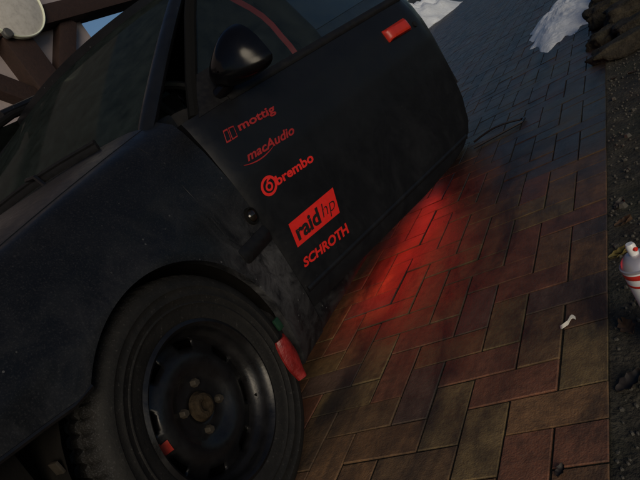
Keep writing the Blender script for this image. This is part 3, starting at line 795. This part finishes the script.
    v2, f2 = grid(lambda u, v: mp((mir(u, 0)[0] * (1 - v), -0.12, mir(u, 0)[2] * (1 - v))), 28, 2)
    v3, f3 = grid(lambda u, v: mp((mir(u, 0)[0], -0.12 * v, mir(u, 0)[2])), 28, 1)
    ft = tube([D(0.16, 0.835, -0.01), D(0.18, 0.845, 0.03), D(0.20, 0.855, 0.075)], [0.035, 0.028, 0.03], 10, flat=0.6)
    mh = mesh('mirror_housing', *join((v1, f1), (v3, f3), (v2, f2), ft), M_GLOSS, door)
    # handle
    (hs0, hz0), (hs1, hz1) = door_hit(379, 36), door_hit(405, 24)
    hs0, hs1 = 0.775, 0.895; hz0 = 0.708; hz1 = 0.702
    def hd(u, v):
        e = (1 - abs(2 * u - 1) ** 8) * (1 - abs(2 * v - 1) ** 6)
        return D(hs0 + (hs1 - hs0) * u, hz0 + (hz1 - hz0) * u - 0.021 + 0.042 * v, 0.004 + 0.016 * e)
    hn = mesh('handle', *slab(hd, lambda u, v: D(hs0 + (hs1 - hs0) * u, hz0 - 0.021 + 0.042 * v, -0.004), 20, 8), M_HANDLE if not mx else M_TRIM, door)
    mesh('lock', *lathe([(0.0005, 0.006), (0.009, 0.005), (0.011, -0.003)], 16, lambda a, r, h: D(0.925 + r * math.cos(a), 0.688 + r * math.sin(a), h)), M_TRIM, door)
    return door
door = make_door(TH, False); door['label'] = 'open black door covered with red tuning stickers'
make_door(0.0, True)

# stickers
def text_geo(txt, shear=0.0, offset=0.0, res=3):
    cu = bpy.data.curves.new('lettering', 'FONT'); cu.body = txt; cu.shear = shear; cu.offset = offset; cu.resolution_u = res; cu.fill_mode = 'FRONT'
    o = bpy.data.objects.new('lettering', cu); COL.objects.link(o)
    dg = bpy.context.evaluated_depsgraph_get(); me = bpy.data.meshes.new_from_object(o.evaluated_get(dg))
    vv = [q.co.copy() for q in me.vertices]; ff = [tuple(p.vertices) for p in me.polygons]
    bpy.data.objects.remove(o); bpy.data.curves.remove(cu); bpy.data.meshes.remove(me)
    x0 = min(q.x for q in vv); x1 = max(q.x for q in vv)
    return [((q.x - x0) / (x1 - x0), q.y) for q in vv], ff
def quad_map(px):
    c = [Vector(door_hit(*q)) for q in px]        # TL TR BR BL
    def fn(u, v, off):
        p = (c[3] * (1 - u) + c[2] * u) * (1 - v) + (c[0] * (1 - u) + c[1] * u) * v
        return D0(p.x, p.y, off)
    return fn
def text_on(txt, px, cap, off=0.0016, **kw):
    fn = quad_map(px); vv, ff = text_geo(txt, **kw)
    return [fn(u, y / cap, off) for u, y in vv], ff
def ring_on(fn, cu, cv, r0, r1, a0=0, a1=360, n=40, off=0.0016, asp=1.0):
    v = []; f = []
    for i in range(n + 1):
        a = rad(a0 + (a1 - a0) * i / n)
        for r in (r0, r1): v.append(fn(cu + r * math.cos(a), cv + r * math.sin(a) * asp, off))
    f = [(2 * i, 2 * i + 1, 2 * i + 3, 2 * i + 2) for i in range(n)]
    return v, f
def poly_on(fn, pts, off=0.0016):
    return [fn(u, v, off) for u, v in pts], [tuple(range(len(pts)))]
def outline(fn, pts, wd, off=0.0016):
    cx = sum(p[0] for p in pts) / len(pts); cy = sum(p[1] for p in pts) / len(pts)
    v = []; n = len(pts)
    for p in pts: v.append(fn(*p, off)); v.append(fn(p[0] + (cx - p[0]) * wd, p[1] + (cy - p[1]) * wd, off))
    return v, [(2 * i, 2 * ((i + 1) % n), 2 * ((i + 1) % n) + 1, 2 * i + 1) for i in range(n)]
def sticker(name, geo, mat, label):
    o = mesh(name, *geo, mat, door, smooth=False, recalc=False); o['label'] = label; return o
# 1 mottig
icon = quad_map([(222.5, 131), (233, 125), (238, 137), (226.5, 143.5)])
g1 = text_on('mottig', [(236, 123.5), (272, 104), (275.5, 111.5), (239.5, 131)], 0.70, offset=0.026)
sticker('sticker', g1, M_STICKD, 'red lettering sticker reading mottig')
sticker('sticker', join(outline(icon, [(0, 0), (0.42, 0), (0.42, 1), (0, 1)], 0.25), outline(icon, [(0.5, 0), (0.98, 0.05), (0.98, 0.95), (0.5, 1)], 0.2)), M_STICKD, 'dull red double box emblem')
# 2 mac audio
g2 = text_on('macAudio', [(244.5, 153.5), (291.5, 125), (295, 133), (248, 161.5)], 0.70, shear=0.25, offset=0.026)
q2 = quad_map([(244.5, 153.5), (291.5, 125), (295, 133), (248, 161.5)])
sw_ = []
for i in range(25):
    t = i / 24; sw_.append((-0.10 + 0.62 * t, -0.02 - 0.62 * math.sin(math.pi * (t * 0.9 + 0.05)) ** 0.8 + 0.15 * t, 0.05 + 0.10 * math.sin(math.pi * t)))
sv = []; sf = []
for u, vv_, h in sw_: sv += [q2(u, vv_, 0.0016), q2(u, vv_ + h, 0.0016)]
sf = [(2 * i, 2 * i + 1, 2 * i + 3, 2 * i + 2) for i in range(24)]
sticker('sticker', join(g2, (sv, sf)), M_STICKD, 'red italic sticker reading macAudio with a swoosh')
# 3 brembo
rq = quad_map([(258, 181), (273, 172), (279.5, 190.5), (264.5, 200)])
g3 = text_on('brembo', [(274, 177), (310.3, 152), (314, 160.5), (277.5, 185.5)], 0.70, offset=0.03)
sticker('sticker', join(g3, ring_on(rq, 0.5, 0.5, 0.36, 0.50), ring_on(rq, 0.5, 0.46, 0.12, 0.23), ring_on(rq, 0.62, 0.66, 0.10, 0.2, 60, 200, 12)), M_STICK, 'bright red sticker reading brembo with ring emblem')
# 4 raid hp: red field, black lettering
RQ = [(288.2, 224.5), (332.5, 187.5), (339.5, 212.5), (297.5, 247.5)]
r4 = quad_map(RQ)
fv, ff = grid(lambda u, v: r4(u, v, 0.0012), 8, 4)
def sub(u, v):
    a = [Vector(q) for q in RQ]; p = (a[3] * (1 - u) + a[2] * u) * (1 - v) + (a[0] * (1 - u) + a[1] * u) * v; return (p.x, p.y)
rt = text_on('raid', [sub(0.07, 0.80), sub(0.60, 0.80), sub(0.60, 0.20), sub(0.07, 0.20)], 0.70, off=0.0024, offset=0.035)
hp_ = text_on('hp', [sub(0.66, 0.80), sub(0.95, 0.80), sub(0.95, 0.26), sub(0.66, 0.26)], 0.70, off=0.0024, offset=-0.012, shear=0.15)
n_red = len(ff)
gv_, gf_ = join((fv, ff), rt, hp_)
s4 = sticker('sticker', (gv_, gf_), [M_STICK, M_BLACKV], 'red rectangle sticker with black lettering raid hp')
s4.data.polygons.foreach_set('material_index', [0] * n_red + [1] * (len(gf_) - n_red))
# 5 schroth
g5 = text_on('SCHROTH', [(301.5, 260), (345.5, 223), (350, 231), (304.5, 267.5)], 0.70, offset=0.035, shear=0.2)
sticker('sticker', g5, M_STICK, 'red italic sticker reading SCHROTH')

# wipers
def wiper(pts, x):
    P = pts
    return join(tube(P, 0.007, 6), tube([p + Vector((0, 0, -0.012)) for p in P], 0.006, 6, flat=2.0))
for k, (a, b) in enumerate((((CX - 0.55, 1.13, 0.885), (CX + 0.02, 1.15, 0.925)), ((CX + 0.06, 1.10, 0.915), (CX + 0.60, 1.165, 0.905)))):
    a = Vector(a); b = Vector(b)
    P = [a + (b - a) * (t / 8) + Vector((0, 0, 0.012 * math.sin(math.pi * t / 8))) for t in range(9)]
    wi = mesh('wiper', *wiper(P, 0), M_TRIM, car)
    piv = (a + b) / 2 + Vector((0.10, -0.03, -0.05))
    mesh('wiper_arm', *tube([(a + b) / 2 + Vector((0, 0, 0.02)), (a + b) / 2 + Vector((0.05, -0.01, 0.012)), piv], 0.007, 6), M_STEEL, wi)

# ------------------------------------------------------------------ things on the ground
# spray can
cz = 0.174
cp = hit_z(638.5, 262, cz); cx, cy = cp.x, cp.y
gz0 = -0.016
can = empty('spray_can', (cx, cy, gz0), 'white aerosol can with red bands standing on the verge', 'spray can')
PZ = lambda a, r, h: Vector((cx + r * math.cos(a), cy + r * math.sin(a), h))
mesh('body', *lathe([(0.0005, gz0), (0.031, gz0), (0.0325, gz0 + 0.004), (0.0325, cz - 0.006), (0.0310, cz - 0.002), (0.0005, cz - 0.002)], 48, PZ), M_CANW, can)
mesh('seam_ring', *lathe([(0.0315, cz - 0.006), (0.0338, cz - 0.004), (0.0338, cz), (0.031, cz + 0.001)], 48, PZ, True), M_CANG, can)
mesh('dome', *lathe([(0.031, cz), (0.028, cz + 0.008), (0.021, cz + 0.015), (0.015, cz + 0.018), (0.0005, cz + 0.018)], 40, PZ), M_CANG, can)
mesh('nozzle', *lathe([(0.0075, cz + 0.017), (0.0085, cz + 0.021), (0.0085, cz + 0.036), (0.0065, cz + 0.040), (0.0005, cz + 0.040)], 24, PZ), M_CANW, can)
mesh('nozzle_tip', *tube([(cx + 0.004, cy - 0.005, cz + 0.030), (cx + 0.008, cy - 0.0085, cz + 0.030)], 0.004, 10), M_CANR, can)
for za, zb in ((cz - 0.018, cz - 0.008), (cz - 0.035, cz - 0.030)):
    mesh('band', *lathe([(0.03265, za), (0.0329, za + 0.0005), (0.0329, zb - 0.0005), (0.03265, zb)], 48, PZ), M_CANR, can)
# paper scrap
pc = hit_z(568, 323, 0.004)
def scrap(u, v):
    t = u - 0.5
    return Vector((pc.x + t * 0.034, pc.y + 0.008 * (v - 0.5) * (1.4 - abs(t)) + 0.014 * math.sin(t * 5), 0.0035 + 0.004 * abs(math.sin(6 * u)) + 0.003 * v))
tag(mesh('paper_scrap', *slab(scrap, lambda u, v: scrap(u, v) - Vector((0, 0, 0.0012)), 10, 4), M_PAPER), 'tiny twisted scrap of white paper on the pavers', 'paper')
# wire loop
wa, wb, wc = hit_z(474, 142, 0.01), hit_z(521, 119, 0.01), hit_z(474, 148, 0.01)
wpth = [wa + (wb - wa) * (t / 6) + Vector((0, 0, 0.02 * math.sin(math.pi * t / 6))) for t in range(7)] + [wb + Vector((0.02, -0.015, 0)), wb + Vector((0.012, -0.06, 0))] + [wb + Vector((0.012, -0.06, 0)) + (wc - wb - Vector((0.012, -0.06, 0))) * (t / 6) for t in range(1, 7)]
tag(mesh('wire_loop', *tube(wpth, 0.006, 6), M_WIRE), 'thin black wire loop lying on the paving behind the door', 'wire')
# snow
def snow_heap(cx_, cy_, rx, ry, h, seed, label):
    NU, NV_ = 110, 34
    def fn(u, v):
        a = 2 * math.pi * u
        k = 1 + 0.40 * noise.noise(Vector((math.cos(a) * 1.6, math.sin(a) * 1.4, seed))) + 0.22 * (v ** 4) * noise.noise(Vector((math.cos(a) * 6, math.sin(a) * 6, seed)))
        r = math.sin(v * math.pi / 2) if v < 1 else 1
        x = cx_ + rx * k * r * math.cos(a); y = cy_ + ry * k * r * math.sin(a)
        z = h * (1 - r ** 2.6) * (1 + 0.5 * noise.noise(Vector((x * 4, y * 4, seed)))) + 0.022 * noise.noise(Vector((x * 11, y * 11, seed))) * (1 - r * r) + 0.012 * noise.noise(Vector((x * 27, y * 27, seed))) * (1 - r * r) 
        return Vector((x, y, max(z, 0.0) + 0.001 - (0.02 if v == 1 else 0)))
    o = mesh('snow_heap', *grid(fn, NU, NV_), M_SNOW); return tag(o, label, 'snow', 'heaps of old snow on the paving')
snow_heap(-0.60, 5.35, 0.28, 0.95, 0.075, 2.0, 'low heap of dirty snow beside the stones at paving edge')
snow_heap(-4.75, 15.2, 1.0, 2.2, 0.55, 5.0, 'larger snow heap far down the paving behind the car door')
# rough stones at the edge
STN = [(-0.20, 3.42, 0.17, 0.10, 0.07, 0.3), (-0.05, 3.62, 0.20, 0.11, 0.09, -0.2), (-0.27, 3.78, 0.13, 0.09, 0.08, 0.6), (-0.12, 3.95, 0.19, 0.12, 0.12, 0.1), (-0.26, 4.25, 0.15, 0.12, 0.11, -0.4), (0.02, 4.30, 0.22, 0.13, 0.15, 0.4), (-0.18, 4.62, 0.20, 0.14, 0.14, 0.0), (0.12, 3.90, 0.14, 0.12, 0.10, 0.9), (-0.08, 5.0, 0.22, 0.15, 0.17, 0.2), (0.16, 3.30, 0.12, 0.10, 0.07, 0.2)]
for i, (x, y, rx, ry, rz, ro) in enumerate(STN):
    bm = bmesh.new(); bmesh.ops.create_icosphere(bm, subdivisions=4, radius=1)
    for q in bm.verts:
        d = q.co.normalized(); k = 1 + 0.28 * noise.noise(d * 1.3 + Vector((i * 3.1, 0, 0))) + 0.20 * noise.noise(d * 3.2 + Vector((0, i * 2.7, 0))) + 0.09 * noise.noise(d * 8 + Vector((0, i, 0)))
        c = Vector((math.copysign(abs(d.x) ** 0.7, d.x), math.copysign(abs(d.y) ** 0.7, d.y), math.copysign(abs(d.z) ** 0.7, d.z)))
        q.co = Vector((c.x * rx * k, c.y * ry * k, c.z * rz * 0.72 * k))
    bmesh.ops.rotate(bm, verts=bm.verts, cent=(0, 0, 0), matrix=Matrix.Rotation(ro, 3, 'Z'))
    zmin = min(q.co.z for q in bm.verts)
    me = bpy.data.meshes.new('field_stone'); bm.to_mesh(me); bm.free(); me.shade_smooth(); me.materials.append(M_STONE)
    o = link('field_stone', me); o.location = (x, y, -zmin - 0.05)
    tag(o, {0: 'lowest flat field stone, at the near foot of the stone heap by the paving', 8: 'biggest rough field stone at the far end of the heap beside the snow'}.get(i, 'rough brown field stone within the heap at the edge of the paving'), 'stone', 'field stones heaped at the paving edge')
# dead leaves
def leaf(x, y, z, L, rot, mt, label):
    def fn(u, v):
        t = u; wdt = L * 0.32 * math.sin(math.pi * min(1, t * 0.93 + 0.04)) ** 0.8 * (1 + 0.18 * math.sin(t * 22))
        a = (v - 0.5) * 2
        p = Vector((L * (t - 0.5), wdt * a, L * (0.22 * (t - 0.4) ** 2 + 0.20 * abs(a) ** 1.5 * (0.5 + t)) + 0.002))
        return Matrix.Rotation(rot, 3, 'Z') @ p + Vector((x, y, z))
    o = mesh('dead_leaf', *slab(fn, lambda u, v: fn(u, v) - Vector((0, 0, 0.0008)), 14, 6), mt); return tag(o, label, 'leaf', 'dead leaves on the verge')
p = hit_z(629, 381, 0.0); leaf(p.x, p.y, -0.012, 0.055, 0.5, M_LEAFD, 'largest curled dark brown leaf lying on the verge')
p = hit_z(562, 473, 0.0); leaf(p.x, p.y, 0.001, 0.024, 1.1, M_LEAFD, 'small dark leaf lying on the pavers'); 
p = hit_z(618, 252, 0.0); leaf(p.x, p.y, -0.012, 0.05, 0.2, M_LEAFY, 'yellowish dead leaf lying beside the white spray can')
rl = random.Random(3)
for i in range(22):
    y = rl.uniform(0.75, 3.2); x = EDGE + 0.03 + rl.random() ** 1.3 * 0.28
    leaf(x, y, -0.012, rl.uniform(0.022, 0.05), rl.uniform(0, 6.28), rl.choice([M_LEAF, M_LEAF, M_LEAFD]), 'brown dead leaf among the litter on the soil verge')
# gravel and crumbs
gv = []; gf = []
rg = random.Random(11)
for i in range(4200):
    y = 0.4 + rg.random() ** 1.6 * 7; x = EDGE + 0.008 + rg.random() ** 1.2 * 0.9
    s = rg.uniform(0.0016, 0.0052) * (1 + (rg.random() > 0.97) * 1.6)
    u = (x - EDGE) ; z = verge_fn(min(1, max(0.001, (x - EDGE + 0.004) / 2.3)), (y + 0.6) / 11.5).z
    n0 = len(gv); a0 = rg.uniform(0, 6.28)
    ring_ = [(math.cos(a0 + k * 1.2566) * s * rg.uniform(0.7, 1.25), math.sin(a0 + k * 1.2566) * s * rg.uniform(0.7, 1.25)) for k in range(5)]
    for dx, dy in ring_: gv.append((x + dx, y + dy, z - s * 0.3 + 0.002))
    for dx, dy in ring_: gv.append((x + dx * 0.62, y + dy * 0.62, z + s * 0.75 + 0.003))
    gf += [(n0 + k, n0 + (k + 1) % 5, n0 + 5 + (k + 1) % 5, n0 + 5 + k) for k in range(5)] + [tuple(n0 + 5 + k for k in range(5))]
o = mesh('gravel', gv, gf, M_GRAVEL, smooth=False, recalc=False); tag(o, 'loose grit and gravel scattered over the soil verge', 'gravel', kind='stuff')

S.render.engine = 'CYCLES'
